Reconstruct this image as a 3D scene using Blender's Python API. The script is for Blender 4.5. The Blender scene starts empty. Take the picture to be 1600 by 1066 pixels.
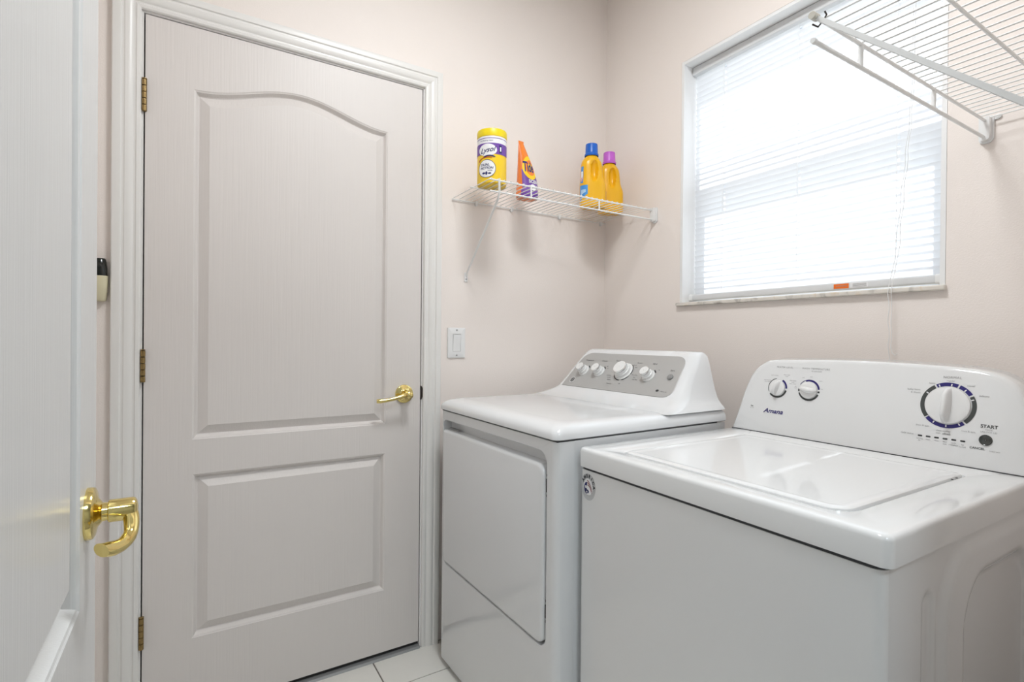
import bpy, bmesh, math, random
from mathutils import Vector, Matrix
random.seed(3)
PI = math.pi
SC = bpy.context.scene
COL = SC.collection

# ------------------------------------------------------------------ camera
cd = bpy.data.cameras.new('camera')
cam = bpy.data.objects.new('camera', cd)
COL.objects.link(cam)
cd.sensor_width = 36.0
cd.lens = 808.702 / 1600 * 36.0
cd.clip_start = 0.01
_r = Vector((0.85166, -0.52402, 0.00882)); _u = Vector((-0.00551, 0.00787, 0.99995)); _w = Vector((0.52406, 0.85167, -0.00382))
cam.matrix_world = Matrix(((_r.x, _u.x, -_w.x, -1.60232), (_r.y, _u.y, -_w.y, -1.79856), (_r.z, _u.z, -_w.z, 1.13848), (0, 0, 0, 1)))
SC.camera = cam

# ------------------------------------------------------------------ world, sun, exposure
WORLD = bpy.data.worlds.new('sky'); SC.world = WORLD; WORLD.use_nodes = True
bg = WORLD.node_tree.nodes['Background']
bg.inputs['Color'].default_value = (0.84, 0.91, 1.0, 1); bg.inputs['Strength'].default_value = 1.9
SC.view_settings.view_transform = 'Standard'; SC.view_settings.look = 'None'
SC.view_settings.exposure = 0.0; SC.view_settings.gamma = 1.0
SC.view_settings.use_curve_mapping = False
SUN_W = 9.6
sl = bpy.data.lights.new('sun', 'SUN'); sl.energy = SUN_W; sl.angle = math.radians(0.8); sl.color = (0.97, 0.98, 1.0)
so = bpy.data.objects.new('sun', sl); COL.objects.link(so)
so.rotation_euler = Vector((-1.0, -0.09, -1.61)).to_track_quat('-Z', 'Y').to_euler()
CEIL_W = 16.6          # watts of the laundry ceiling lamp
HALL_W = 17.5          # watts of the hall ceiling lamp

# ------------------------------------------------------------------ materials
MATS = {}
def mat(name, col, rough=0.5, metal=0.0, spec=0.5, coat=0.0, bump=None, var=None):
    """bump=(scale xyz, strength, distance); var=(scale, amount) gentle colour variation"""
    if name in MATS: return MATS[name]
    m = bpy.data.materials.new(name); m.use_nodes = True
    nt = m.node_tree; b = nt.nodes['Principled BSDF']
    b.inputs['Base Color'].default_value = (*col, 1); b.inputs['Roughness'].default_value = rough
    b.inputs['Metallic'].default_value = metal; b.inputs['Specular IOR Level'].default_value = spec
    b.inputs['Coat Weight'].default_value = coat; b.inputs['Coat Roughness'].default_value = 0.05
    tc = nt.nodes.new('ShaderNodeTexCoord')
    if bump:
        mp = nt.nodes.new('ShaderNodeMapping'); mp.inputs['Scale'].default_value = bump[0]
        nz = nt.nodes.new('ShaderNodeTexNoise'); nz.inputs['Scale'].default_value = 1.0; nz.inputs['Detail'].default_value = 3
        bp = nt.nodes.new('ShaderNodeBump'); bp.inputs['Strength'].default_value = bump[1]; bp.inputs['Distance'].default_value = bump[2]
        nt.links.new(tc.outputs['Object'], mp.inputs['Vector']); nt.links.new(mp.outputs['Vector'], nz.inputs['Vector'])
        nt.links.new(nz.outputs['Fac'], bp.inputs['Height']); nt.links.new(bp.outputs['Normal'], b.inputs['Normal'])
    if var:
        nz = nt.nodes.new('ShaderNodeTexNoise'); nz.inputs['Scale'].default_value = var[0]; nz.inputs['Detail'].default_value = 4
        mx = nt.nodes.new('ShaderNodeMix'); mx.data_type = 'RGBA'
        mx.inputs['A'].default_value = (*[c * (1 - var[1]) for c in col], 1)
        mx.inputs['B'].default_value = (*[min(1, c * (1 + var[1])) for c in col], 1)
        nt.links.new(tc.outputs['Object'], nz.inputs['Vector']); nt.links.new(nz.outputs['Fac'], mx.inputs['Factor'])
        nt.links.new(mx.outputs['Result'], b.inputs['Base Color'])
    MATS[name] = m
    return m
M_wall = mat('wall_paint', (0.885, 0.815, 0.768), 0.55, spec=0.3, bump=((260, 260, 260), 0.22, 0.002), var=(2.0, 0.012))
M_ceil = mat('ceiling_paint', (0.85, 0.83, 0.80), 0.8, bump=((200, 200, 200), 0.3, 0.002))
M_trim = mat('trim_paint', (0.83, 0.815, 0.79), 0.32)
M_door = mat('door_paint', (0.755, 0.712, 0.685), 0.45, bump=((190, 190, 5), 0.25, 0.002))
M_door2 = mat('near_door_paint', (0.76, 0.765, 0.76), 0.26, bump=((420, 420, 6), 0.2, 0.0015))
M_reveal = mat('reveal_paint', (0.86, 0.86, 0.86), 0.5)
M_appl = mat('appliance_enamel', (0.80, 0.805, 0.805), 0.10, coat=0.35, bump=((600, 600, 600), 0.02, 0.001))
M_dry = mat('dryer_enamel', (0.79, 0.80, 0.81), 0.10, coat=0.4)
M_plast = mat('white_plastic', (0.83, 0.83, 0.825), 0.28)
M_dplast = mat('dryer_dial_plastic', (0.80, 0.80, 0.79), 0.3)
M_wire = mat('white_vinyl_coated_wire', (0.84, 0.84, 0.83), 0.4)
M_brass = mat('polished_brass', (0.80, 0.65, 0.26), 0.13, metal=1.0)
M_hinge = mat('aged_brass', (0.30, 0.21, 0.09), 0.35, metal=0.9, var=(300, 0.5))
M_dark = mat('dark_bronze', (0.03, 0.022, 0.018), 0.4, metal=0.3)
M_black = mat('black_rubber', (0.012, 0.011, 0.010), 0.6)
M_alu = mat('grey_aluminium', (0.26, 0.265, 0.265), 0.5, metal=0.3)
M_grey = mat('silver_grey_panel', (0.47, 0.465, 0.455), 0.42, metal=0.15)
M_chrome = mat('chrome', (0.75, 0.75, 0.75), 0.15, metal=1.0)
M_seam = mat('dark_gap_shade', (0.06, 0.06, 0.065), 0.7)  # dark tone put in for shadow in gaps; dryer base uses it too
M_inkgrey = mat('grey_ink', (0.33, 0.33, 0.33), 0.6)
M_ink = mat('charcoal_ink', (0.045, 0.047, 0.05), 0.5)
M_inkblue = mat('navy_ink', (0.022, 0.016, 0.16), 0.4)
M_inkring = mat('dark_grey_ring', (0.06, 0.066, 0.064), 0.45)
M_button = mat('smoked_button', (0.035, 0.04, 0.037), 0.12, coat=0.5)
M_tile = mat('ceramic_tile', (0.80, 0.78, 0.73), 0.25, var=(6, 0.07))
M_grout = mat('grout', (0.20, 0.18, 0.16), 0.9)
M_mdark = mat('hall_carpet', (0.5, 0.46, 0.41), 0.9)
M_cream = mat('cream_plastic', (0.72, 0.66, 0.46), 0.4)
M_gloss_black = mat('gloss_black_plastic', (0.01, 0.012, 0.011), 0.15)
M_yellow = mat('yellow_plastic', (0.90, 0.60, 0.015), 0.3)
M_lidyellow = mat('lid_yellow', (0.86, 0.66, 0.01), 0.35)
M_byellow = mat('bottle_yellow', (0.88, 0.47, 0.008), 0.28)
M_white = mat('label_white', (0.85, 0.85, 0.86), 0.35)
M_purple = mat('label_purple', (0.16, 0.06, 0.36), 0.35)
M_navy = mat('label_navy', (0.02, 0.025, 0.13), 0.35)
M_red = mat('label_red', (0.5, 0.03, 0.03), 0.35)
M_maroon = mat('label_maroon', (0.12, 0.015, 0.05), 0.35)
M_lblue = mat('label_blue', (0.06, 0.30, 0.72), 0.35)
M_pale = mat('label_pale_blue', (0.45, 0.66, 0.88), 0.35)
M_pink = mat('label_pink', (0.75, 0.38, 0.42), 0.35)
M_capblue = mat('cap_blue', (0.005, 0.12, 0.55), 0.35)
M_cappink = mat('cap_magenta', (0.56, 0.13, 0.62), 0.35)
M_orange = mat('pouch_orange', (0.90, 0.24, 0.03), 0.25, coat=0.3)
M_pporange = mat('pouch_deep_orange', (0.82, 0.22, 0.06), 0.25, coat=0.3)
M_pyellow = mat('pouch_yellow', (0.95, 0.62, 0.02), 0.25)
M_warn = mat('warning_orange', (0.85, 0.17, 0.01), 0.5)
M_railgrey = mat('blind_rail_grey', (0.70, 0.71, 0.72), 0.4)
M_ground = mat('pale_concrete', (0.6, 0.59, 0.56), 0.9, var=(3, 0.08))
M_eave = mat('eave_paint', (0.55, 0.55, 0.55), 0.8)
M_silver = mat('badge_silver', (0.55, 0.56, 0.57), 0.35, metal=0.3)

def marble():
    m = bpy.data.materials.new('cream_marble'); m.use_nodes = True; nt = m.node_tree; b = nt.nodes['Principled BSDF']
    tc = nt.nodes.new('ShaderNodeTexCoord'); nz = nt.nodes.new('ShaderNodeTexNoise')
    nz.inputs['Scale'].default_value = 14; nz.inputs['Detail'].default_value = 8; nz.inputs['Distortion'].default_value = 1.6
    cr = nt.nodes.new('ShaderNodeValToRGB')
    e = cr.color_ramp.elements
    e[0].position = 0.28; e[0].color = (0.34, 0.31, 0.28, 1); e[1].position = 0.45; e[1].color = (0.72, 0.68, 0.62, 1)
    x = e.new(0.62); x.color = (0.76, 0.71, 0.64, 1); x = e.new(0.74); x.color = (0.68, 0.56, 0.42, 1)
    nt.links.new(tc.outputs['Object'], nz.inputs['Vector']); nt.links.new(nz.outputs['Fac'], cr.inputs['Fac'])
    nt.links.new(cr.outputs['Color'], b.inputs['Base Color']); b.inputs['Roughness'].default_value = 0.25
    return m
M_marble = marble()
def glassmat():
    m = bpy.data.materials.new('window_glass'); m.use_nodes = True; nt = m.node_tree
    nt.nodes.remove(nt.nodes['Principled BSDF'])
    t = nt.nodes.new('ShaderNodeBsdfTransparent'); t.inputs['Color'].default_value = (0.93, 0.96, 0.97, 1)
    g = nt.nodes.new('ShaderNodeBsdfGlossy'); g.inputs['Roughness'].default_value = 0.02
    mx = nt.nodes.new('ShaderNodeMixShader'); mx.inputs[0].default_value = 0.06
    nt.links.new(t.outputs[0], mx.inputs[1]); nt.links.new(g.outputs[0], mx.inputs[2])
    nt.links.new(mx.outputs[0], nt.nodes['Material Output'].inputs['Surface'])
    return m
M_glass = glassmat()
def slatmat():
    m = bpy.data.materials.new('translucent_vinyl_slat'); m.use_nodes = True; nt = m.node_tree
    nt.nodes.remove(nt.nodes['Principled BSDF'])
    d = nt.nodes.new('ShaderNodeBsdfDiffuse'); d.inputs['Color'].default_value = (0.86, 0.86, 0.87, 1)
    t = nt.nodes.new('ShaderNodeBsdfTranslucent'); t.inputs['Color'].default_value = (0.86, 0.87, 0.89, 1)
    mx = nt.nodes.new('ShaderNodeMixShader'); mx.inputs[0].default_value = 0.42
    nt.links.new(d.outputs[0], mx.inputs[1]); nt.links.new(t.outputs[0], mx.inputs[2])
    nt.links.new(mx.outputs[0], nt.nodes['Material Output'].inputs['Surface'])
    return m
M_slat = slatmat()
def emit(name, col, s):
    m = bpy.data.materials.new(name); m.use_nodes = True; b = m.node_tree.nodes['Principled BSDF']
    b.inputs['Base Color'].default_value = (0.9, 0.9, 0.88, 1); b.inputs['Emission Color'].default_value = (*col, 1); b.inputs['Emission Strength'].default_value = s
    return m

# ------------------------------------------------------------------ mesh helpers
class MB:
    def __init__(s): s.bm = bmesh.new(); s.mi = 0
    def face(s, vs):
        try:
            f = s.bm.faces.new(vs); f.material_index = s.mi; return f
        except ValueError: return None
    def v(s, p): return s.bm.verts.new(p)
    def box(s, x0, x1, y0, y1, z0, z1, bevel=0.0, seg=2):
        ps = [s.v((x, y, z)) for x in (x0, x1) for y in (y0, y1) for z in (z0, z1)]
        fs = [s.face([ps[i] for i in q]) for q in ((0, 1, 3, 2), (4, 6, 7, 5), (0, 4, 5, 1), (2, 3, 7, 6), (0, 2, 6, 4), (1, 5, 7, 3))]
        if bevel > 0:
            es = list({e for f in fs for e in f.edges})
            bmesh.ops.bevel(s.bm, geom=es, offset=bevel, segments=seg, profile=0.5, affect='EDGES')
        return s
    def loft(s, rings, cap0=True, cap1=True, closed=True):
        R = [[s.v(p) for p in r] for r in rings]; n = len(R[0])
        for a, b in zip(R, R[1:]):
            for i in range(n if closed else n - 1):
                j = (i + 1) % n; s.face([a[i], a[j], b[j], b[i]])
        if cap0: s.face(list(reversed(R[0])))
        if cap1: s.face(R[-1])
        return s
    def tube(s, pts, r, n=8, caps=True):
        pts = [Vector(p) for p in pts]; rings = []
        up = None
        for i, p in enumerate(pts):
            t = (pts[min(i + 1, len(pts) - 1)] - pts[max(i - 1, 0)]).normalized()
            if up is None:
                up = Vector((0, 0, 1)) if abs(t.z) < 0.9 else Vector((1, 0, 0))
            a = t.cross(up).normalized(); up = a.cross(t).normalized()
            rr = r[i] if isinstance(r, (list, tuple)) else r
            ra, rb = rr if isinstance(rr, (list, tuple)) else (rr, rr)
            rings.append([p + a * ra * math.cos(2 * PI * k / n) + up * rb * math.sin(2 * PI * k / n) for k in range(n)])
        return s.loft(rings, caps, caps)
    def lathe(s, prof, n=32, mtx=None, caps=True):
        rings = []
        for r, z in prof:
            ring = [Vector((r * math.cos(2 * PI * k / n), r * math.sin(2 * PI * k / n), z)) for k in range(n)]
            if mtx is not None: ring = [mtx @ p for p in ring]
            rings.append(ring)
        return s.loft(rings, caps, caps)
    def fill(s, loops):
        """planar face with holes: list of closed 3D loops"""
        es = []
        for lp in loops:
            vs = [s.v(p) for p in lp]
            es += [s.bm.edges.new((vs[i], vs[(i + 1) % len(vs)])) for i in range(len(vs))]
        r = bmesh.ops.triangle_fill(s.bm, edges=es, use_beauty=True)
        for g in r['geom']:
            if isinstance(g, bmesh.types.BMFace): g.material_index = s.mi
        return s
    def build(s, name, m=None, parent=None, smooth=None, mats=None, fixn=True):
        bmesh.ops.remove_doubles(s.bm, verts=s.bm.verts, dist=1e-6)
        if fixn: bmesh.ops.recalc_face_normals(s.bm, faces=s.bm.faces)
        me = bpy.data.meshes.new(name); s.bm.to_mesh(me); s.bm.free()
        for mm in (mats or [m]): me.materials.append(mm)
        return link(name, me, parent, smooth)
def link(name, me, parent=None, smooth=None):
    o = bpy.data.objects.new(name, me); COL.objects.link(o)
    if parent is not None: o.parent = parent
    if smooth is not None:
        me.polygons.foreach_set('use_smooth', [True] * len(me.polygons)); me.set_sharp_from_angle(angle=math.radians(smooth))
    return o
def tag(o, label, cat=None, group=None, kind=None):
    o['label'] = label
    if cat: o['category'] = cat
    if group: o['group'] = group
    if kind: o['kind'] = kind
    return o
def empty(name, loc=(0, 0, 0), rz=0):
    o = bpy.data.objects.new(name, None); COL.objects.link(o); o.location = loc; o.rotation_euler = (0, 0, rz); o.empty_display_size = 0.05
    return o
def rrect(x0, x1, y0, y1, r, n=6):
    """rounded rectangle outline (list of 2D); r scalar or four (x0y0, x1y0, x1y1, x0y1)"""
    rs = r if isinstance(r, (list, tuple)) else (r,) * 4
    out = []
    for (cx, cy, sx, sy, a0), rr in zip(((x0, y0, 1, 1, PI), (x1, y0, -1, 1, 1.5 * PI), (x1, y1, -1, -1, 0), (x0, y1, 1, -1, 0.5 * PI)), rs):
        for k in range(n + 1):
            a = a0 + k * PI / 2 / n
            out.append((cx + sx * rr + rr * math.cos(a), cy + sy * rr + rr * math.sin(a)))
    return out
def inset(poly, d):
    n = len(poly); A = sum(poly[i][0] * poly[(i + 1) % n][1] - poly[(i + 1) % n][0] * poly[i][1] for i in range(n))
    sg = 1 if A > 0 else -1; out = []
    for i in range(n):
        p = Vector(poly[i]); a = (p - Vector(poly[i - 1])); b = (Vector(poly[(i + 1) % n]) - p)
        if a.length < 1e-9: a = b
        if b.length < 1e-9: b = a
        a.normalize(); b.normalize()
        na = Vector((-a.y, a.x)) * sg; nb = Vector((-b.y, b.x)) * sg
        m = (na + nb); k = 1 + na.dot(nb)
        q = p + m * (d / max(k, 0.3)); out.append((q.x, q.y))
    return out
def text_mesh(txt, size, shear=0.0, align='CENTER', extrude=0.0, bold=0.0, space=1.0):
    c = bpy.data.curves.new('t', 'FONT'); c.body = txt; c.size = size; c.align_x = align; c.align_y = 'CENTER'
    c.shear = shear; c.extrude = extrude; c.offset = bold; c.resolution_u = 3; c.space_character = space
    o = bpy.data.objects.new('t', c); COL.objects.link(o)
    dg = bpy.context.evaluated_depsgraph_get(); dg.update()
    me = o.evaluated_get(dg).to_mesh()
    vs = [tuple(v.co) for v in me.vertices]; fs = [tuple(p.vertices) for p in me.polygons]
    o.evaluated_get(dg).to_mesh_clear()
    bpy.data.objects.remove(o); bpy.data.curves.remove(c)
    return vs, fs
def add_text(mb, txt, size, fn, **kw):
    """fn maps 2D text coords to 3D"""
    sx = kw.pop('sx', 1.0)
    vs, fs = text_mesh(txt, size, **kw)
    V = [mb.v(fn(x * sx, y)) for x, y, z in vs]
    for f in fs: mb.face([V[i] for i in f])
def cyl_mtx(origin, normal, xdir=None):
    nz = Vector(normal).normalized(); x = Vector(xdir) if xdir else (Vector((0, 0, 1)).cross(nz) if abs(nz.z) < 0.95 else Vector((1, 0, 0)))
    x = (x - nz * x.dot(nz)).normalized(); y = nz.cross(x)
    return Matrix(((x.x, y.x, nz.x, origin[0]), (x.y, y.y, nz.y, origin[1]), (x.z, y.z, nz.z, origin[2]), (0, 0, 0, 1)))

# ------------------------------------------------------------------ room shell
CEIL = 2.745; XL = -1.98; YC = -1.755
DX0, DX1, DZ0, DZ1 = -1.7227, -0.8909, 0.022, 2.050     # back door slab
WY0, WY1, WZ0, WZ1 = -0.43, -1.2627, 1.2706, 2.2114      # window opening
T = 0.14
def wall(name, mb, label, m=M_wall):
    o = mb.build(name, m); return tag(o, label, 'wall', kind='structure')
b = MB(); J = 0.0225
b.box(XL - T, DX0 - J, 0, T, 0, CEIL); b.box(DX1 + J, T, 0, T, 0, CEIL); b.box(DX0 - J, DX1 + J, 0, T, DZ1 + J, CEIL)
wall('wall_back', b, 'beige painted wall around the closed arched panel door')
b = MB()
b.box(0, T, WY0, 0, 0, CEIL); b.box(0, T, YC - T, WY1, 0, CEIL); b.box(0, T, WY1, WY0, 0, WZ0); b.box(0, T, WY1, WY0, WZ1, CEIL)
wall('wall_right', b, 'beige painted wall holding the window with blinds')
b = MB()
OX0, OX1 = -1.758, -0.842
b.box(XL - T, OX0, YC - 0.12, YC, 0, CEIL); b.box(OX1, 0, YC - 0.12, YC, 0, CEIL); b.box(OX0, OX1, YC - 0.12, YC, 2.088, CEIL)
wall('wall_front', b, 'beige painted wall with the doorway facing the closed door')
wall('wall_left', MB().box(XL - T, XL, YC, 0, 0, CEIL), 'beige painted wall behind the open door')
tag(MB().box(XL - T, T, YC - 0.12, T, CEIL, CEIL + 0.1).build('ceiling', M_ceil), 'white textured ceiling over the laundry room', 'ceiling', kind='structure')
# hall behind the doorway
HY = -4.2
wall('wall_hall', MB().box(-3.3, 1.2, HY - 0.1, HY, 0, CEIL).box(-3.4, -3.3, HY, YC - .12, 0, CEIL).box(1.2, 1.3, HY, YC - .12, 0, CEIL)
     .box(-3.3, XL - T, YC - .12, YC, 0, CEIL).box(T, 1.2, YC - .12, YC, 0, CEIL), 'pale walls of the hall outside the doorway', M_ceil)
tag(MB().box(-3.4, 1.3, HY - .1, YC - 0.12, CEIL, CEIL + 0.1).build('ceiling_hall', M_ceil), 'white ceiling of the hall outside the doorway', 'ceiling', kind='structure')
tag(MB().box(-3.4, 1.3, HY - .1, YC - 0.12, -0.05, 0).build('floor_hall', M_mdark), 'pale floor of the hall outside the doorway', 'floor', kind='structure')
# floor: grout bed with single tiles
fl = tag(MB().box(XL, T, YC - 0.12, T, -0.05, -0.003).build('floor', M_grout), 'pale ceramic tile floor with dark grout lines', 'floor', kind='structure')
TS = 0.335; gx, gy = -1.0605, -0.1675; G = 0.0022
me_t = None
for i in range(-3, 4):
    for j in range(-5, 1):
        x0, y0 = gx + i * TS, gy + j * TS
        x1, y1 = x0 + TS, y0 + TS
        cx0, cx1, cy0, cy1 = max(x0, XL), min(x1, 0), max(y0, YC), min(y1, 0.0)
        if cx1 - cx0 < 0.02 or cy1 - cy0 < 0.02: continue
        mb = MB().box(cx0 + G, cx1 - G, cy0 + G, cy1 - G, -0.008, 0, 0.0015, 1)
        mb.build('tile', M_tile, fl)

# ------------------------------------------------------------------ lamps (outside the picture)
def ceiling_lamp(loc, r, watts, col, label):
    root = empty('ceiling_lamp', loc); tag(root, label, 'lamp')
    MB().lathe([(r * 0.5, 0), (r * 1.04, -0.0), (r * 1.04, -0.02), (r * 0.9, -0.025)], 40).build('lamp_base', M_plast, root, 40)
    MB().lathe([(r * 0.96, -0.021), (r, -0.04), (r * 0.8, -0.075), (r * 0.4, -0.095), (0.002, -0.1)], 40, caps=False).build('lamp_shade', emit('lit_glass', col, 2.0), root, 60)
    l = bpy.data.lights.new('lamp_glow', 'AREA'); l.shape = 'DISK'; l.size = r * 1.9; l.energy = watts; l.color = col; l.spread = PI
    lo = bpy.data.objects.new('lamp_glow', l); COL.objects.link(lo); lo.parent = root; lo.location = (0, 0, -0.11)
ceiling_lamp((-0.98, -1.04, CEIL), 0.20, CEIL_W, (0.945, 0.98, 1.0), 'round frosted ceiling lamp above the laundry room')
ceiling_lamp((-1.5, -2.9, CEIL), 0.25, HALL_W, (0.80, 0.92, 1.0), 'round frosted ceiling lamp in the hall outside the doorway')

# ------------------------------------------------------------------ outside the window
tag(MB().box(T, 8, -6, 5, -0.3, -0.2).build('ground', M_ground), 'pale concrete ground outside the window', 'ground', kind='structure')
tag(MB().box(T, 0.265, -3.2, 1.2, 2.36, 2.44).build('roof_eave', M_eave), 'roof eave overhanging the window outside', 'eave', kind='structure')

# ------------------------------------------------------------------ back door
def panel_door_face(mb, fx, x0, x1, z0, z1, panels):
    """fx(u, z, depth) -> 3D ; depth positive into the door"""
    loops = [[fx(u, z, 0) for u, z in ((x0, z0), (x1, z0), (x1, z1), (x0, z1))]]
    for P in panels: loops.append([fx(u, z, 0) for u, z in P])
    mb.fill(loops)
    for P in panels:
        prof = ((0, 0), (0.002, 0.0015), (0.005, 0.0025), (0.0075, 0.0065), (0.011, 0.0135), (0.014, 0.0150), (0.0395, 0.0026), (0.0405, 0.0020), (0.042, 0.0020))
        rings = [[fx(u, z, dp) for u, z in (arch_panel(*P.args[:2], d) if isinstance(P, Arch) else inset(P, d))] for d, dp in prof]
        mb.loft(rings, cap0=False, cap1=False)
        mb.fill([rings[-1]])
class Arch(list): pass
def arch_panel(box, h, d=0.0, n=28):
    x0, x1, z0, z1 = box[0] + d, box[1] - d, box[2] + d, box[3] - d
    out = Arch([(x0, z0), (x1, z0)]); out.args = (box, h)
    for k in range(n + 1):
        t = k / n; u = x1 + (x0 - x1) * t
        out.append((u, z1 + h * 0.5 * (1 - math.cos(2 * PI * t))))
    return out
def slab(mb, fx, x0, x1, z0, z1, th):
    for q in (((x0, z0), (x1, z0)), ((x1, z0), (x1, z1)), ((x1, z1), (x0, z1)), ((x0, z1), (x0, z0))):
        a, c = q
        mb.face([mb.v(fx(*a, 0)), mb.v(fx(*c, 0)), mb.v(fx(*c, th)), mb.v(fx(*a, th))])
    mb.face([mb.v(fx(u, z, th)) for u, z in ((x0, z0), (x1, z0), (x1, z1), (x0, z1))])
d1 = empty('door_1', (0, 0, 0)); tag(d1, 'closed white two-panel door with arched top panel and brass lever', 'door', kind='structure')
f1 = lambda u, z, d: (u, d, z)
b = MB()
panel_door_face(b, f1, DX0, DX1, DZ0, DZ1, [arch_panel((-1.605, -1.019, 0.832, 1.868), 0.058), [(-1.603, 0.242), (-1.0205, 0.242), (-1.0205, 0.7285), (-1.603, 0.7285)]])
slab(b, f1, DX0, DX1, DZ0, DZ1, 0.036)
b.build('door_leaf', M_door, d1, 9)
MB().box(DX0, DX1, 0.006, 0.03, 0.0105, DZ0).build('door_sweep', M_black, d1)
for zc in (1.8175, 1.0515, 0.293):
    h = MB().box(DX0 - 0.006, DX0 + 0.003, 0.0, 0.002, zc - 0.045, zc + 0.045).build('hinge', M_hinge, d1)
    for k in range(5):
        za = zc - 0.045 + k * 0.018
        MB().lathe([(0.0052, za + 0.0006), (0.0062, za + 0.0012), (0.0062, za + 0.0168), (0.0052, za + 0.0174)], 14, Matrix.Translation((DX0 - 0.0015, -0.0062, 0))).build('knuckle', M_hinge, h, 40)
    MB().lathe([(0.004, zc + 0.045), (0.0066, zc + 0.046), (0.0066, zc + 0.0475), (0.003, zc + 0.049)], 14, Matrix.Translation((DX0 - 0.0015, -0.0062, 0))).build('pin', M_hinge, h, 40)
# lever set: rosette, neck, lever
def lever(parent, origin, normal, along, path, rosette_r=0.033, k=1.0):
    """path: list of (along, out, up, radius_w, radius_h)"""
    N = Vector(normal); A = Vector(along); Z = Vector((0, 0, 1)); O = Vector(origin)
    r = rosette_r
    mt = cyl_mtx(O, N)
    root = MB().lathe([(r, 0), (r, 0.004), (r * 0.97, 0.0065), (r * 0.86, 0.008), (r * 0.80, 0.0085), (r * 0.55, 0.010), (r * 0.44, 0.0125), (r * 0.36, 0.020 * k), (r * 0.345, 0.028 * k), (r * .33, .0285 * k)], 48, mt).build('rosette', M_brass, parent, 35)
    MB().lathe([(0.0120, 0.0275 * k), (0.0128, 0.029 * k), (0.0128, 0.0595 * k), (0.0120, 0.063 * k), (0.009, 0.0655 * k), (0.004, 0.067 * k)], 32, mt).build('spindle', M_brass, root, 35)
    pts = [O + A * p[0] + N * p[1] + Z * p[2] for p in path]
    # smooth by catmull-rom
    P = []; R = []
    for i in range(len(pts) - 1):
        p0, p1, p2, p3 = pts[max(i - 1, 0)], pts[i], pts[i + 1], pts[min(i + 2, len(pts) - 1)]
        for k in range(6):
            t = k / 6
            P.append(0.5 * ((2 * p1) + (p2 - p0) * t + (2 * p0 - 5 * p1 + 4 * p2 - p3) * t * t + (3 * p1 - p0 - 3 * p2 + p3) * t ** 3))
            R.append(tuple(path[i][3 + q] + (path[i + 1][3 + q] - path[i][3 + q]) * t for q in (0, 1)))
    P.append(pts[-1]); R.append(tuple(path[-1][3:5]))
    end = P[-1] - P[-2]; P.append(P[-1] + end * 0.8); R.append((R[-1][0] * 0.45, R[-1][1] * 0.45))
    MB().tube(P, R, 16).build('lever', M_brass, root, 50)
    return root
LP = [(0.0, 0.050, 0.0, 0.009, 0.010), (0.018, 0.052, -0.002, 0.0085, 0.0085), (0.045, 0.053, -0.008, 0.007, 0.0065), (0.075, 0.050, -0.014, 0.0068, 0.0065), (0.10, 0.045, -0.0165, 0.0085, 0.0078), (0.112, 0.042, -0.017, 0.008, 0.007)]
lever(d1, (-0.953, 0, 0.937), (0, -1, 0), (-1, 0, 0), LP)

# door frame: jambs + casing + threshold
jm = empty('trim_1'); tag(jm, 'white profiled door casing around the closed arched panel door', 'door casing', kind='structure')
g = 0.0035
b = MB(); b.box(DX0 - J, DX0 - g, 0, T, 0, DZ1 + J); b.build('jamb', M_trim, jm)
b = MB(); b.box(DX1 + g, DX1 + J, 0, T, 0, DZ1 + J); b.build('jamb', M_trim, jm)
b = MB(); b.box(DX0 - g, DX1 + g, 0, T, DZ1 + g, DZ1 + J); b.build('head_jamb', M_trim, jm)
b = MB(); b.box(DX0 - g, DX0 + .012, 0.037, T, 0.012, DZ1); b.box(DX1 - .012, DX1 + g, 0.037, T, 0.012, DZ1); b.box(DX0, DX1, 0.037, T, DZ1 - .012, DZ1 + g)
b.build('door_stop', M_black, jm)  # stops coloured black so the gap round the leaf reads as shade
PROF = [(0, 0), (0, 0.008), (0.003, 0.011), (0.010, 0.012), (0.013, 0.0095), (0.017, 0.0095), (0.021, 0.013), (0.030, 0.0165), (0.036, 0.0165), (0.039, 0.0145), (0.043, 0.0145), (0.046, 0.018), (0.060, 0.020), (0.064, 0.019), (0.066, 0.016), (0.066, 0)]
ci0, ci1, cit = DX0 - 0.0085, DX1 + 0.0085, DZ1 + 0.0085
def casing(ends): MB().loft(ends).build('casing_board', M_trim, jm, 30)
casing([[(ci0 - w, -d, 0) for w, d in PROF], [(ci0 - w, -d, cit + w) for w, d in PROF]])
casing([[(ci0 - w, -d, cit + w) for w, d in PROF], [(ci1 + w, -d, cit + w) for w, d in PROF]])
casing([[(ci1 + w, -d, 0) for w, d in PROF], [(ci1 + w, -d, cit + w) for w, d in PROF]])
# strike lip on the right jamb
b = MB().loft([[(DX1 + g * .2 + 0.0095 * math.cos(a) * (1 if math.cos(a) > 0 else 0), y, 0.938 + 0.026 * math.sin(a)) for a in [2 * PI * k / 24 for k in range(24)]] for y in (-0.0035, 0.002)])
b.build('strike_plate', M_dark, jm)
th = tag(MB().loft([[(DX0 - g, y, z), (DX1 + g, y, z)][::1] for y, z in ((-0.012, 0.0), (-0.006, 0.006), (0.01, 0.0095), (0.11, 0.0095), (0.118, 0))], False, False, closed=False).build('trim_2', M_alu), 'grey metal threshold under the closed arched panel door', 'threshold', kind='structure')

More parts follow.
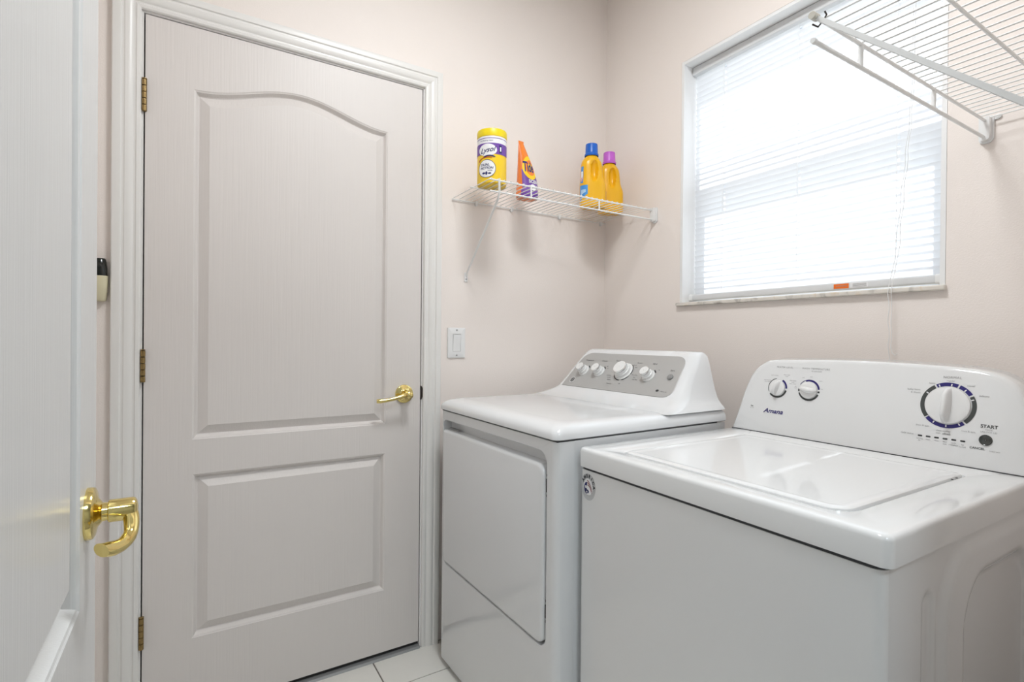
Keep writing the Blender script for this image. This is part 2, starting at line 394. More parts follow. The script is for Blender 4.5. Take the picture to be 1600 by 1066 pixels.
# ------------------------------------------------------------------ doorway in the front wall
dw = empty('trim_4'); tag(dw, 'white door casing around the open doorway of the front wall', 'door casing', kind='structure')
MB().box(OX0, OX0 + .018, YC - .12, YC, 0, 2.07).build('jamb', M_trim, dw); MB().box(OX1 - .018, OX1, YC - .12, YC, 0, 2.07).build('jamb', M_trim, dw)
MB().box(OX0, OX1, YC - .12, YC, 2.07, 2.088).build('head_jamb', M_trim, dw)
o0, o1, ot = OX0 + .006, OX1 - .006, 2.082
for R in ([[(o0 - w, YC + d, 0) for w, d in PROF], [(o0 - w, YC + d, ot + w) for w, d in PROF]], [[(o0 - w, YC + d, ot + w) for w, d in PROF], [(o1 + w, YC + d, ot + w) for w, d in PROF]], [[(o1 + w, YC + d, 0) for w, d in PROF], [(o1 + w, YC + d, ot + w) for w, d in PROF]]):
    MB().loft(R).build('casing_board', M_trim, dw, 30)
# ------------------------------------------------------------------ near open door
d2 = empty('door_2', (0, 0, 0)); tag(d2, 'open white panel door at the left edge with large brass lever', 'door', kind='structure')
NX, NY = -1.7035, -0.992
f2 = lambda u, z, d: (NX - d, NY - u, z)
b = MB()
panel_door_face(b, f2, 0.0, 0.762, 0.015, 2.047, [arch_panel((0.103, 0.66, 0.846, 1.868), 0.055), [(0.103, 0.242), (0.66, 0.242), (0.66, 0.735), (0.103, 0.735)]])
slab(b, f2, 0.0, 0.762, 0.015, 2.047, 0.035)
b.build('door_leaf', M_door2, d2, 9)
MB().box(NX - 0.029, NX - 0.006, NY, NY + 0.0012, 0.90, 0.972, 0.0004, 1).build('latch_plate', M_brass, d2)
LP2 = [(0.0, 0.037, -0.002, 0.0095, 0.010), (0.008, 0.041, -0.010, 0.0078, 0.0085), (0.021, 0.0415, -0.0225, 0.0070, 0.0062), (0.038, 0.036, -0.0275, 0.0075, 0.0058), (0.057, 0.027, -0.0250, 0.0098, 0.0062), (0.068, 0.021, -0.0215, 0.0092, 0.0056)]
lever(d2, (NX, NY - 0.060, 0.937), (1, 0, 0), (0, -1, 0), LP2, 0.029, 0.70)

# keypad / sensor box on the back wall beside the casing
s = empty('wall_sensor', (-1.842, 0, 1.29)); tag(s, 'small cream and black wall device between open door and casing', 'wall device')
def sens(zs, name, m):
    MB().loft([[(x, y, z) for x, y in rrect(-w, w, -d, 0, (d * .5, d * .5, 0.0001, 0.0001), 4)] for z, w, d in zs]).build(name, m, s, 40)
sens([(-0.058, 0.033, 0.020), (-0.054, 0.0355, 0.024), (-0.01, 0.0390, 0.028), (0.0105, 0.0392, 0.0285)], 'lower_cover', M_cream)
sens([(0.0105, 0.0380, 0.0275), (0.03, 0.0372, 0.027), (0.054, 0.0345, 0.024), (0.058, 0.033, 0.021)], 'lens_cover', M_gloss_black)
# light switch
s = empty('light_switch', (-0.747, 0, 1.1225)); tag(s, 'white rocker light switch between door casing and dryer', 'light switch')
b = MB(); b.loft([[(x, -0.0005, z) for x, z in rrect(-.0365, .0365, -.0575, .0575, .004)], [(x, -0.005, z) for x, z in rrect(-.0365, .0365, -.0575, .0575, .004)], [(x, -0.0065, z) for x, z in rrect(-.034, .034, -.055, .055, .004)],
        [(x, -0.0065, z) for x, z in rrect(-.0172, .0172, -.0338, .0338, .0015)], [(x, -0.004, z) for x, z in rrect(-.0168, .0168, -.0334, .0334, .0015)]]).build('wall_plate', M_plast, s, 30)
MB().loft([[(x, -0.004, z) for x, z in rrect(-.0155, .0155, -.032, .032, .0015)], [(x, -0.0105 if z > 0 else -0.0062, z) for x, z in rrect(-.015, .015, -.0315, .0315, .0015)]]).build('rocker', M_plast, s, 30)
for z in (-0.048, 0.048):
    MB().lathe([(0.0032, 0), (0.0032, 0.0009), (0.002, 0.0013)], 12, cyl_mtx((0, -0.0065, z), (0, -1, 0))).build('screw', M_inkgrey, s)

# ------------------------------------------------------------------ window
w1 = empty('window_1', (0, 0, 0)); tag(w1, 'single-hung white window behind the closed blinds', 'window', kind='structure')
e = 0.0008
for nm, a in (('reveal', (0.0, T, WY0 - e, WY0 - .012, WZ0, WZ1)), ('reveal', (0.0, T, WY1 + e, WY1 + 0.012, WZ0, WZ1)), ('reveal', (0.0, T, WY1 + .012, WY0 - .012, WZ1 - .012, WZ1 - e))):
    a = list(a); a[2], a[3] = min(a[2:4]), max(a[2:4]); MB().box(*a).build(nm, M_reveal, w1)
yl, yr = WY0 - .012, WY1 + .012
def frame(name, x0, x1, y0, y1, z0, z1, t, m, par):
    b = MB(); ro = rrect(y1, y0, z0, z1, 0.0005, 1); ri = rrect(y1 + t[0], y0 - t[0], z0 + t[1], z1 - t[2], 0.0005, 1)
    b.loft([[(x0, y, z) for y, z in ri], [(x0, y, z) for y, z in ro], [(x1, y, z) for y, z in ro], [(x1, y, z) for y, z in ri], [(x0, y, z) for y, z in ri]], False, False)
    return b.build(name, m, par)
M_sash = mat('white_aluminium_sash', (0.75, 0.77, 0.80), 0.4)
frame('window_frame', 0.108, 0.139, yl, yr, WZ0 + .02, WZ1 - .012, (0.006, 0.012, 0.01), M_sash, w1)
up = frame('upper_sash', 0.126, 0.138, yl - .006, yr + .006, 1.735, WZ1 - .022, (0.010, 0.035, 0.012), M_sash, w1)
MB().box(0.131, 0.134, yr + .016, yl - .016, 1.77, WZ1 - .034).build('pane', M_glass, up)
lo = frame('lower_sash', 0.110, 0.125, yl - .006, yr + .006, WZ0 + .032, 1.785, (0.036, 0.03, 0.085), M_sash, w1)
MB().box(0.116, 0.119, yr + .042, yl - .042, WZ0 + .062, 1.70).build('pane', M_glass, lo)
sill = tag(MB().box(-0.016, 0.108, WY1 - 0.003, WY0 + 0.008, WZ0 - 0.0, WZ0 + 0.0130, 0.003, 2).build('trim_3', M_marble), 'cream marble sill under the window', 'window sill', kind='structure')

# blinds
bl = empty('window_blind', (0, 0, 0)); tag(bl, 'white horizontal mini blind lowered over the window', 'blind')
BY0, BY1, BX = WY0 - 0.016, WY1 + 0.017, 0.068
b = MB(); b.loft([[(x, y, z) for x, z in rrect(0.046, 0.086, 2.168, 2.1985, 0.004, 4)] for y in (BY1 - .002, BY0 + .002)]); b.build('head_rail', M_railgrey, bl, 40)
NS = 40; z_lo, z_hi = 1.329, 2.155
def slat_mesh():
    b = MB(); nseg = 6; W2 = 0.0127; tilt = math.radians(-78); rings = []
    ys = [BY0]
    for y in (-0.575, -0.853, -1.131): ys += [y + 0.0038, y - 0.0038]
    ys.append(BY1); V = []
    for k in range(nseg + 1):
        t = -W2 + 2 * W2 * k / nseg; c = 0.0010 * (1 - (t / W2) ** 2)
        x = t * math.cos(tilt) - c * math.sin(tilt); z = t * math.sin(tilt) + c * math.cos(tilt)
        V.append([b.v((x, y, z)) for y in ys])
    for k in range(nseg):
        for i in range(len(ys) - 1):
            if i % 2 == 1 and k in (2, 3): continue      # punched cord hole
            b.face([V[k][i], V[k][i + 1], V[k + 1][i + 1], V[k + 1][i]])
    me = bpy.data.meshes.new('slat'); b.bm.to_mesh(me); b.bm.free(); me.materials.append(M_slat)
    me.polygons.foreach_set('use_smooth', [True] * len(me.polygons))
    return me
sm = slat_mesh()
for k in range(NS):
    o = link('slat', sm, bl); o.location = (BX, 0, z_lo + (z_hi - z_lo) * k / (NS - 1))
b = MB(); b.loft([[(x, y, z) for x, z in rrect(0.040, 0.066, 1.2925, 1.3165, 0.006, 4)] for y in (BY1 + .004, BY0 + .004)])
rail = b.build('bottom_rail', M_railgrey, bl, 40)
for y, sg in ((BY1 + .004, -1), (BY0 + .004, 1)):
    ya, yb = sorted((y - sg * 0.014, y + sg * .002))
    MB().loft([[(x, q, z) for x, z in rrect(0.039, 0.067, 1.2915, 1.3175, 0.006, 4)] for q in (ya, yb)]).build('end_cap', M_plast, rail, 40)
MB().box(0.0394, 0.0401, -1.019, -0.977, 1.2975, 1.3115).build('warning_label', M_warn, rail)
MB().box(0.0394, 0.0401, -1.07, -1.022, 1.2975, 1.3115).build('printed_label', M_white, rail)
b = MB()
for k, (txt, zz) in enumerate((('WARNING', 1.3045), ('', 1.297))):
    if txt: add_text(b, txt, 0.0065, lambda x, y: (0.0391, -0.999 - x, zz + y))
for k in range(4): b.box(0.0390, 0.0392, -1.066, -1.03, 1.2995 + k * .0027, 1.3005 + k * .0027)
b.build('label_print', M_inkgrey, rail)
for y in (-0.575, -0.853, -1.131):
    for dx in (-0.0115, 0.010):
        MB().tube([(BX + dx, y, 2.17), (BX + dx, y, 1.305)], 0.0006, 5).build('ladder_cord', M_plast, bl)
def wiggle(p0, p1, n=14, a=0.002):
    return [Vector(p0).lerp(Vector(p1), k / n) + Vector((0, a * math.sin(k * 1.7), 0)) for k in range(n + 1)]
MB().tube([(0.044, -1.172, 2.17)] + wiggle((0.040, -1.171, 1.8), (0.004, -1.150, 1.37)) + wiggle((-0.020, -1.146, 1.285), (-0.020, -1.150, 1.02)), 0.0009, 6).build('pull_cord', M_plast, bl, 60)
MB().tube([(0.044, -1.178, 2.17)] + wiggle((0.038, -1.176, 1.8), (0.004, -1.160, 1.40)) + wiggle((-0.021, -1.154, 1.285), (-0.021, -1.154, 1.125), 8, .001) + [(-0.021, -1.157, 1.110), (-0.021, -1.163, 1.104), (-.021, -1.168, 1.109)], 0.0009, 6).build('pull_cord', M_plast, bl, 60)

# ------------------------------------------------------------------ wire shelves
WR = 0.0016
wire_cache = {}
def rod(name, p0, p1, r, par, m=M_wire): return MB().tube([p0, p1], r, 8).build(name, m, par, 50)
# shelf on the back wall
s1 = empty('wire_shelf', (0, 0, 0)); tag(s1, 'narrow white wire shelf on the back wall holding the cleaning products', 'wire shelf', 'white wire shelves')
Z1 = 1.668; XA, XB = -0.772, -0.006
nW = 30
wm = None
for k in range(nW):
    x = -0.765 + k * 0.0254
    if wm is None:
        o = MB().tube([(0, -0.006, 0.0025), (0, -0.300, 0.0025), (0, -0.3030, 0.0)], WR, 6).build('wire', M_wire, s1, 50); wm = o.data
    else: o = link('wire', wm, s1)
    o.location = (x, 0, Z1 + 0.0015)
rod('back_rod', (XA, -0.0065, Z1 - .001), (XB, -0.0065, Z1 - .001), 0.0024, s1)
rod('middle_rod', (-0.785, -0.184, Z1 - .001), (XB, -0.184, Z1 - .001), 0.0024, s1)
rod('front_rod', (XA, -0.300, Z1 - .001), (XB, -0.300, Z1 - .001), 0.003, s1)
rod('front_rod', (XA, -0.303, Z1 - .040), (XB - .004, -0.303, Z1 - .040), 0.003, s1)
for x in (-0.608, -0.299):
    rod('spacer', (x, -0.3015, Z1 - .040), (x, -0.3005, Z1 - .001), 0.003, s1)
for x in (-0.668, -0.506, -0.265, -0.031):
    MB().box(x - .006, x + .006, -0.0105, -0.0008, Z1 - .012, Z1 + .006, .002).lathe([(0.005, 0), (0.005, .004), (.003, .006)], 12, cyl_mtx((x, -.0008, Z1 - .009), (0, -1, 0))).build('wall_clip', M_plast, s1, 40)
def end_bracket(par, yf, z, sgn):
    b = MB()
    b.loft([[(x, yf + y, z + q) for y, q in rrect(-.014, .014, -.052, .012, (.012, .012, .006, .006), 5)] for x in (-0.0008, -0.006)])
    b.loft([[(x, yf + y, z + q) for y, q in inset(rrect(-.014, .014, -.052, .012, (.012, .012, .006, .006), 5), .004)] for x in (-0.006, -0.020)])
    b.lathe([(.006, 0), (.006, .003), (.003, .005)], 12, cyl_mtx((-.001, yf + sgn * .021, z + .006), (-1, 0, 0)))
    b.box(-.004, -.0008, min(yf, yf + sgn * .022), max(yf, yf + sgn * .022), z, z + .011)
    return b.build('end_bracket', M_plast, par, 40)
end_bracket(s1, -0.3015, Z1, 1)
# diagonal brace down to the back wall
def brace(par, p0, p1, w=0.0075, t=0.0035):
    a = Vector(p0); c = Vector(p1); d = (c - a).normalized(); sx = Vector((1, 0, 0)); sx = (sx - d * sx.dot(d)).normalized(); n = d.cross(sx)
    rings = [[p + sx * q[0] * w + n * q[1] * t for q in ((-1, -1), (-.55, -1), (-.45, .3), (.45, .3), (.55, -1), (1, -1), (1, 1), (-1, 1))] for p in (a, c)]
    return MB().loft(rings).build('brace', M_wire, par)
brc = MB().tube([(-0.738, -0.304, Z1 + .004), (-0.738, -0.306, Z1 - 0.038), (-0.7355, -0.292, Z1 - .060), (-0.708, -0.010, 1.392), (-0.708, -0.004, 1.380)], [(.0055, .003)] * 5, 10).build('brace', M_wire, s1, 50)
MB().box(-0.7155, -0.7005, -0.004, -0.0006, 1.357, 1.393, .0015, 1).build('brace_foot', M_plast, s1)
MB().lathe([(.0032, 0), (.0032, .002), (.0015, .003)], 10, cyl_mtx((-.708, -.004, 1.368), (0, -1, 0))).build('screw', M_inkgrey, s1)
# larger shelf high on the front wall, next to the doorway
s2 = empty('wire_shelf', (0, 0, 0)); tag(s2, 'deep empty white wire shelf overhead at the upper right, in front of the window', 'wire shelf', 'white wire shelves')
Z2 = 1.664; XA2 = -0.752; YF = -1.340
wm = None
for k in range(29):
    x = -0.728 + k * 0.0254
    if wm is None:
        o = MB().tube([(0, YC + .006, 0.0025), (0, YF, 0.0025), (0, YF + .003, 0)], WR, 6).build('wire', M_wire, s2, 50); wm = o.data
    else: o = link('wire', wm, s2)
    o.location = (x, 0, Z2 + .001)
rod('back_rod', (XA2, YC + .0065, Z2 - .001), (XB, YC + .0065, Z2 - .001), 0.0026, s2)
rod('middle_rod', (XA2, -1.472, Z2 - .002), (XB, -1.472, Z2 - .002), 0.0028, s2)
rod('front_rod', (XA2, YF, Z2 - .001), (XB, YF, Z2 - .001), 0.0032, s2)
rod('front_rod', (XA2, YF + .002, Z2 - .0395), (XB - .004, YF + .002, Z2 - .0395), 0.0036, s2)
MB().lathe([(.0042, 0), (.0046, .003), (.0046, .008), (.0042, .009)], 14, cyl_mtx((XA2 - .003, YF + .002, Z2 - .0395), (1, 0, 0))).build('rod_cap', M_wire, s2, 40)
for x in (-0.601, -0.298):
    rod('spacer', (x, YF + .002, Z2 - .040), (x, YF + .001, Z2 - .001), 0.0046, s2)
end_bracket(s2, YF + .001, Z2, -1)
brace(s2, (-0.746, YF - .002, Z2 - .004), (-0.746, YC + .004, 1.278))
MB().lathe([(.0035, -.005), (.0058, -.005), (.0058, .010)], 16, cyl_mtx((-0.757, YF, Z2 - .002), (1, 0, 0))).build('brace_hook', mat('hook_beige', (.6, .57, .5), .4), s2, 40)
MB().tube([(-0.752, YF + .004, Z2 - .012), (-0.741, YF + .001, Z2 - .014), (-.735, YF - .004, Z2 - .004), (-.733, YF - .008, Z2 + .004), (-.737, YF - .007, Z2 + .009)], .0014, 6).build('hook_wire', M_dark, s2)
MB().box(-0.754, -0.738, YC + .0006, YC + .004, 1.255, 1.290, .0015, 1).build('brace_foot', M_plast, s2)

# ------------------------------------------------------------------ things on the shelf
TOPZ = Z1 + 0.0055
def cyl_patch(b, fn, kind, cu, cz, hu, hz, n=28, rings=5, a0=0, a1=2 * PI, r0=0.0):
    """ellipse (or annulus) on a surface fn(u,z)"""
    R = []
    for k in range(rings + 1):
        t = r0 + (1 - r0) * k / rings
        if t < 1e-4: t = 1e-3
        R.append([fn(cu + hu * t * math.cos(a0 + (a1 - a0) * i / n), cz + hz * t * math.sin(a0 + (a1 - a0) * i / n)) for i in range(n + (0 if a1 - a0 > 6.28 else 1))])
    b.loft(R, False, False, closed=a1 - a0 > 6.28)
def cyl_rect(b, fn, u0, u1, z0, z1, nu=12, nz=2):
    b.loft([[fn(u0 + (u1 - u0) * i / nu, z0 + (z1 - z0) * k / nz) for i in range(nu + 1)] for k in range(nz + 1)], False, False, closed=False)
# wipes canister
ca = empty('wipes_canister', (-0.712, -0.206, TOPZ)); tag(ca, 'yellow and purple wipes canister with yellow lid at the shelf end', 'canister')
CR = 0.0515
MB().lathe([(CR - .003, 0), (CR - .0005, .002), (CR, .006), (CR, .160), (CR - .001, .163)], 56).build('body', M_yellow, ca, 40)
MB().lathe([(CR - .0012, .1605), (CR + .0008, .162), (CR + .0012, .166), (CR + .0012, .182), (CR - .0005, .187), (CR - .006, .1895), (.02, .190), (.018, .193), (.001, .193)], 56, caps=False).build('lid', M_lidyellow, ca, 35)
view = math.atan2(-1.7986 + .18, -1.6023 + .703); LA = view - math.radians(14)
KZ = .875
def cf(off):
    # u grows to the viewer's right
    return lambda u, z: ((CR + off) * math.cos(LA + u / CR), (CR + off) * math.sin(LA + u / CR), z * KZ)
b = MB(); cyl_rect(b, cf(.0003), -.075, .085, .152, .183, 40); b.build('white_band', M_white, ca, 60)
b = MB(); cyl_rect(b, cf(.0006), -.075, .085, .173, .1755, 40, 1); cyl_rect(b, cf(.0006), -.075, .085, .112, .155, 40); b.build('purple_band', M_purple, ca, 60)
b = MB(); cyl_patch(b, cf(.0010), 0, -.004, .128, .034, .024); cyl_patch(b, cf(.0010), 0, -.006, .055, .031, .034); b.build('white_badge', M_white, ca, 60)
b = MB(); cyl_patch(b, cf(.0014), 0, -.006, .055, .0325, .0355, 28, 1, r0=.95)
cyl_rect(b, cf(.0014), .038, .048, .118, .148, 4); b.build('blue_ring', M_navy, ca, 60)
b = MB(); cyl_patch(b, cf(.0013), 0, .004, .092, .026, .016, 20, 2, math.radians(35), math.radians(150), .72); b.build('swoosh', M_navy, ca, 60)
b = MB(); cyl_patch(b, cf(.0013), 0, -.004, .083, .036, .018, 20, 2, math.radians(60), math.radians(175), .86); b.build('red_swoosh', M_red, ca, 60)
b = MB()
add_text(b, 'Lysol', .027, lambda x, y: cf(.0016)(x * .92 - .004, y + .127 + x * .16), shear=.35, bold=.0004)
b.build('brand_lettering', M_navy, ca, 60); b = MB()
add_text(b, 'DUAL', .0125, lambda x, y: cf(.0016)(x - .012, y + .070), shear=.2, bold=.0003)
add_text(b, 'ACTION', .0120, lambda x, y: cf(.0016)(x - .006, y + .057), shear=.2, bold=.0003)
add_text(b, 'WIPES', .006, lambda x, y: cf(.0016)(x + .006, y + .047), bold=.0001)
cyl_patch(b, cf(.0016), 0, -.016, .037, .006, .004, 12, 2); cyl_patch(b, cf(.0016), 0, -.006, .037, .004, .007, 12, 2); cyl_patch(b, cf(.0016), 0, .005, .036, .006, .003, 12, 2)
add_text(b, 'disinfecting wipes', .0068, lambda x, y: cf(.0012)(x - .008, y + .165))
b.build('lettering', M_navy, ca, 60)['kind'] = 'stuff'
b = MB(); cyl_rect(b, cf(.0016), .0405, .0455, .124, .141, 2); b.build('small_mark', M_white, ca)
# stand-up pouch
pc = empty('detergent_pouch', (-0.522, -0.142, TOPZ), math.radians(8)); tag(pc, 'orange and purple stand-up detergent pouch with pointed top', 'pouch')
PH = 0.205
def pring(z):
    t = min(1.0, z / PH)
    uL = -.046 + .002 * t; uR = .046 - .066 * max(0, (t - .30) / .70) ** 1.25
    ht = 0.040 * max(0.0, 1 - t) ** 0.85 * (1 if t > .06 else (.82 + 3 * t)) + 0.0012
    return (uL + uR) / 2, (uR - uL) / 2, ht
def pfn(side, off):
    def fn(u, z):    # side -1 = printed face
        cu, hl, ht = pring(z); q = max(-1, min(1, (u - cu) / hl)); y = ht * max(0.0, 1 - abs(q) ** 2.4) ** 0.6
        return (cu + q * hl, side * (y + off), z)
    return fn
b = MB(); nz = 30; nu = 40; rings = []
for k in range(nz + 1):
    z = PH * k / nz; cu, hl, ht = pring(z); r = []
    for i in range(nu):
        a = 2 * PI * i / nu; q = math.cos(a); qq = math.copysign(abs(q) ** .8, q)
        y = ht * max(0.0, 1 - abs(qq) ** 2.4) ** 0.6 * (1 if math.sin(a) >= 0 else -1)
        r.append((cu + hl * qq, y, z))
    rings.append(r)
b.loft(rings)
for f in b.bm.faces:
    c = f.calc_center_median(); cu, hl, ht = pring(c.z)
    front = c.y < 0.0 and c.x > -.041 + .006 * (c.z / PH)
    f.material_index = 1 if (front and c.z < 0.092 - 0.35 * c.x) else (0 if front else 2)
b.build('bag', None, pc, 50, mats=[M_orange, M_purple, M_pporange])
b = MB(); cyl_patch(b, pfn(-1, .0008), 0, -.003, .112, .034, .046, 32, 6, r0=.66); b.build('yellow_ring', M_pyellow, pc, 60)
b = MB(); cyl_patch(b, pfn(-1, .0012), 0, -.003, .112, .0225, .0305, 32, 6, r0=.55); b.build('orange_ring', M_orange, pc, 60)
b = MB(); cyl_patch(b, pfn(-1, .0007), 0, -.003, .112, .0125, .017, 24, 4); b.build('yellow_disc', M_pyellow, pc, 60)
b = MB(); add_text(b, 'Tide', .043, lambda x, y: pfn(-1, .0020)(x * .60 - .012, y * 1.25 + .112), bold=.0010); b.build('logo_lettering', M_inkblue, pc)
b = MB(); add_text(b, 'SCENT', .018, lambda x, y: pfn(-1, .0016)(x + .010, y + .058), bold=.0006); cyl_patch(b, pfn(-1, .0012), 0, .0, .036, .014, .012, 16, 3); b.build('white_lettering', M_white, pc)
MB().box(-.044, -.020, -.0009, .0009, PH - .001, PH + .007).build('top_seal', M_orange, pc)
# detergent bottles
def bottle(loc, rz, cap_m, cols, label, cap_label):
    root = empty('detergent_bottle', loc, rz); tag(root, label, 'bottle', 'yellow detergent bottles')
    PR = [(0, -.047, .047, .028), (.003, -.051, .051, .031), (.012, -.0535, .0535, .034), (.085, -.0535, .0535, .0345), (.100, -.053, .051, .034), (.112, -.052, .046, .033), (.125, -.051, .0415, .032), (.150, -.0505, .0385, .031), (.175, -.049, .036, .030), (.190, -.046, .032, .0285), (.200, -.040, .026, .026), (.206, -.033, .0195, .0235), (.212, -.029, .0165, .0222)]
    def prof(z):
        for a, c in zip(PR, PR[1:]):
            if z <= c[0]:
                t = (z - a[0]) / (c[0] - a[0]); return [a[i] + (c[i] - a[i]) * t for i in (1, 2, 3)]
        return PR[-1][1:]
    def surf(a, z, off=0):
        xl, xr, d = prof(z); cx = (xl + xr) / 2; hx = (xr - xl) / 2 + off; d = d + off
        ex = 2 / (2.6 if z < .19 else 2.1)
        ca_, sa = math.cos(a), math.sin(a)
        x = cx + hx * math.copysign(abs(ca_) ** ex, ca_); y = d * math.copysign(abs(sa) ** ex, sa)
        # hand grip scooped out of both broad faces
        gx, gz = (x + .001) / .0155, (z - .148) / .043
        q = gx * gx + gz * gz
        if q < 1: y *= 1 - 0.62 * (1 - q) ** 0.5 if q < .96 else 1
        elif q < 1.35: y *= 1 - .0 
        return (x, y, z)
    n = 72; zs = [.212 * k / 60 for k in range(61)]
    MB().loft([[surf(2 * PI * i / n, z) for i in range(n)] for z in zs]).build('body', M_byellow, root, 60)
    cx = -.00625
    MB().lathe([(.0275, .211), (.0285, .213), (.0285, .219), (.0262, .2215), (.0255, .225), (.0245, .258), (.0235, .2605), (.021, .2615), (.020, .258), (.001, .258)], 40, Matrix.Translation((cx, 0, 0)), caps=False).build('cap', cap_m, root, 35)['label'] = cap_label
    # printed labels follow the body surface; a runs from the left end round the near face
    def pat(a0, a1, z0, z1, m, nm, slope=0.0, off=.0006):
        b = MB(); R = []
        for k in range(13):
            t = k / 12; R.append([surf(a0 + (a1 - a0) * i / 10, z0 + (z1 - z0) * t + slope * (i / 10) * (1 - t), off) for i in range(11)])
        b.loft(R, False, False, closed=False); b.build(nm, m, root, 60)
    pat(PI + .15, PI + .62, .098, .165, cols[0], 'label'); pat(PI + .22, PI + .56, .113, .145, cols[1], 'label_patch', off=.0011); pat(PI + .30, PI + .52, .104, .120, cols[2], 'label_patch', off=.0015)
    pat(PI + .1, PI + 1.12, .022, .088, cols[3], 'label', slope=.030); pat(PI + .35, PI + .95, .048, .070, cols[4], 'label_patch', slope=.012, off=.0011)
    pat(PI + .2, PI + .9, .030, .036, cols[4], 'label_stripe', slope=.012, off=.0012)
    return root
va = math.atan2(.852, .524)     # viewing direction
bottle((-0.217, -0.166, TOPZ), va - PI / 2 + .10, M_capblue, (M_lblue, M_white, M_pink, M_lblue, M_pale), 'yellow detergent bottle with blue cap', 'blue screw cap')
bottle((-0.092, -0.134, TOPZ), va - PI / 2 + .12, M_cappink, (M_maroon, M_maroon, M_red, M_purple, M_pink), 'yellow detergent bottle with magenta cap nearest the corner', 'magenta screw cap')

# ------------------------------------------------------------------ dryer
DW = 0.674
dr = empty('clothes_dryer', (-0.8559, -0.1115, 0), 0.0126); tag(dr, 'white front-loading dryer with silver grey control panel by the closed door', 'dryer')
# local: x = depth from the front, y = -b (b across from the left)
L = lambda a, bb, z: (a, -bb, z)
b = MB(); b.loft([[L(a, q, z) for a, q in rrect(0.030, 0.655, 0.0015, DW - .0015, (.001, .001, .001, .001), 3)] for z in (0.012, 0.886)]); b.build('cabinet', M_dry, dr, 30)
# front panel with door opening
b = MB()
fo = lambda i: rrect(0.0 + i, DW - i, 0.018 + i, 0.886 - i * .2, 0.002 + .0, 8)
hole = rrect(0.020, 0.632, 0.358, 0.856, (0.03, .035, .035, .02), 8)
R = [[L(0.055, q, z) for q, z in rrect(0, DW, .018, .886, .002, 8)], [L(0.020, q, z) for q, z in rrect(0, DW, .018, .886, .002, 8)]]
for k in range(1, 7):
    t = k / 6 * PI / 2; R.append([L(0.020 - 0.020 * math.sin(t), q, z) for q, z in rrect(0.022 * (1 - math.cos(t)), DW - 0.022 * (1 - math.cos(t)), .018 + .004 * (1 - math.cos(t)), .886, .002, 8)])
R += [[L(0.0, q, z) for q, z in inset(hole, -.002)], [L(0.0015, q, z) for q, z in hole], [L(0.032, q, z) for q, z in inset(hole, .003)]]
b.loft(R, False, True); b.build('front_panel', M_dry, dr, 30)
dd = rrect(0.0235, 0.6235, 0.364, 0.823, (0.022, .03, .03, .012), 8)
b = MB(); b.loft([[L(0.030, q, z) for q, z in dd], [L(0.004, q, z) for q, z in dd], [L(0.0005, q, z) for q, z in inset(dd, .001)], [L(-0.003, q, z) for q, z in inset(dd, .0045)], [L(-0.0045, q, z) for q, z in inset(dd, .010)]]); dob = b.build('door', M_dry, dr, 30)
for z in (0.770, 0.452):
    MB().box(0.004, 0.024, -0.6305, -0.6237, z - .017, z + .017, .001, 1).build('hinge', M_black, dob)
    for q in (-.026, .026): MB().box(0.006, 0.014, -0.6295, -0.6237, z + q - .003, z + q + .003).build('hinge_screw', M_black, dob)
MB().loft([[L(a, q, .8225 + h) for a, q in ((0.014, .045), (.024, .04), (.024, .11), (.014, .105))] for h in (0, .006)]).build('pull_notch_shade', M_inkgrey, dob)  # grey block painting the dark of the finger-pull notch
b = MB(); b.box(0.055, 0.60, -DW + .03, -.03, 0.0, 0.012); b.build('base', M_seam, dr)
MB().box(0.004, 0.62, -DW + .004, -.004, 0.8855, 0.891).build('seam_shade', M_seam, dr)  # dark strip standing in for the shadow under the top
# one top moulding that sweeps up into the console
def af(z):   # front edge of the moulding at height z
    P = [(.890, -.003), (.893, -.006), (.903, -.006), (.912, -.002), (.920, .008), (.925, .022), (.9275, .045), (.9285, .10)]
    return P
b = MB(); NQ = 8
top = [(.890, -.003, 0.0, .018), (.8925, -.0065, -.003, .020), (.902, -.0065, -.003, .022), (.911, -.003, -.001, .024), (.919, .006, .004, .028), (.9245, .018, .011, .032), (.9275, .036, .024, .036), (.9285, .055, .040, .030)]
rings = []
for z, a, i, r in top: rings.append([L(p, q, z) for p, q in rrect(a, .655 - max(0, i) * .2, i, DW - i, (r, .002 + max(0, i) * .1, .002 + max(0, i) * .1, r), NQ)])
b.loft(rings, True, True); tp = b.build('top_panel', M_dry, dr, 40)
b = MB()
con = [(.926, .385, -.0015, .02), (.9285, .400, .000, .03), (.934, .425, .004, .035), (.941, .448, .012, .038), (.950, .468, .020, .040), (.960, .484, .0265, .040), (.985, .5055, .036, .036), (1.010, .527, .043, .033), (1.040, .553, .0505, .031), (1.065, .5742, .057, .030), (1.088, .594, .065, .030), (1.096, .602, .070, .032), (1.1005, .610, .076, .034), (1.1025, .620, .086, .026)]
rings = []
for z, a, i, r in con:
    back = .655 if z < 1.09 else .655 - (z - 1.088) * .6
    rings.append([L(p, q, z) for p, q in rrect(a, back, i, DW - i, (r, .004, .004, r), NQ)])
b.loft(rings, True, True); cns = b.build('console', M_dry, dr, 50)
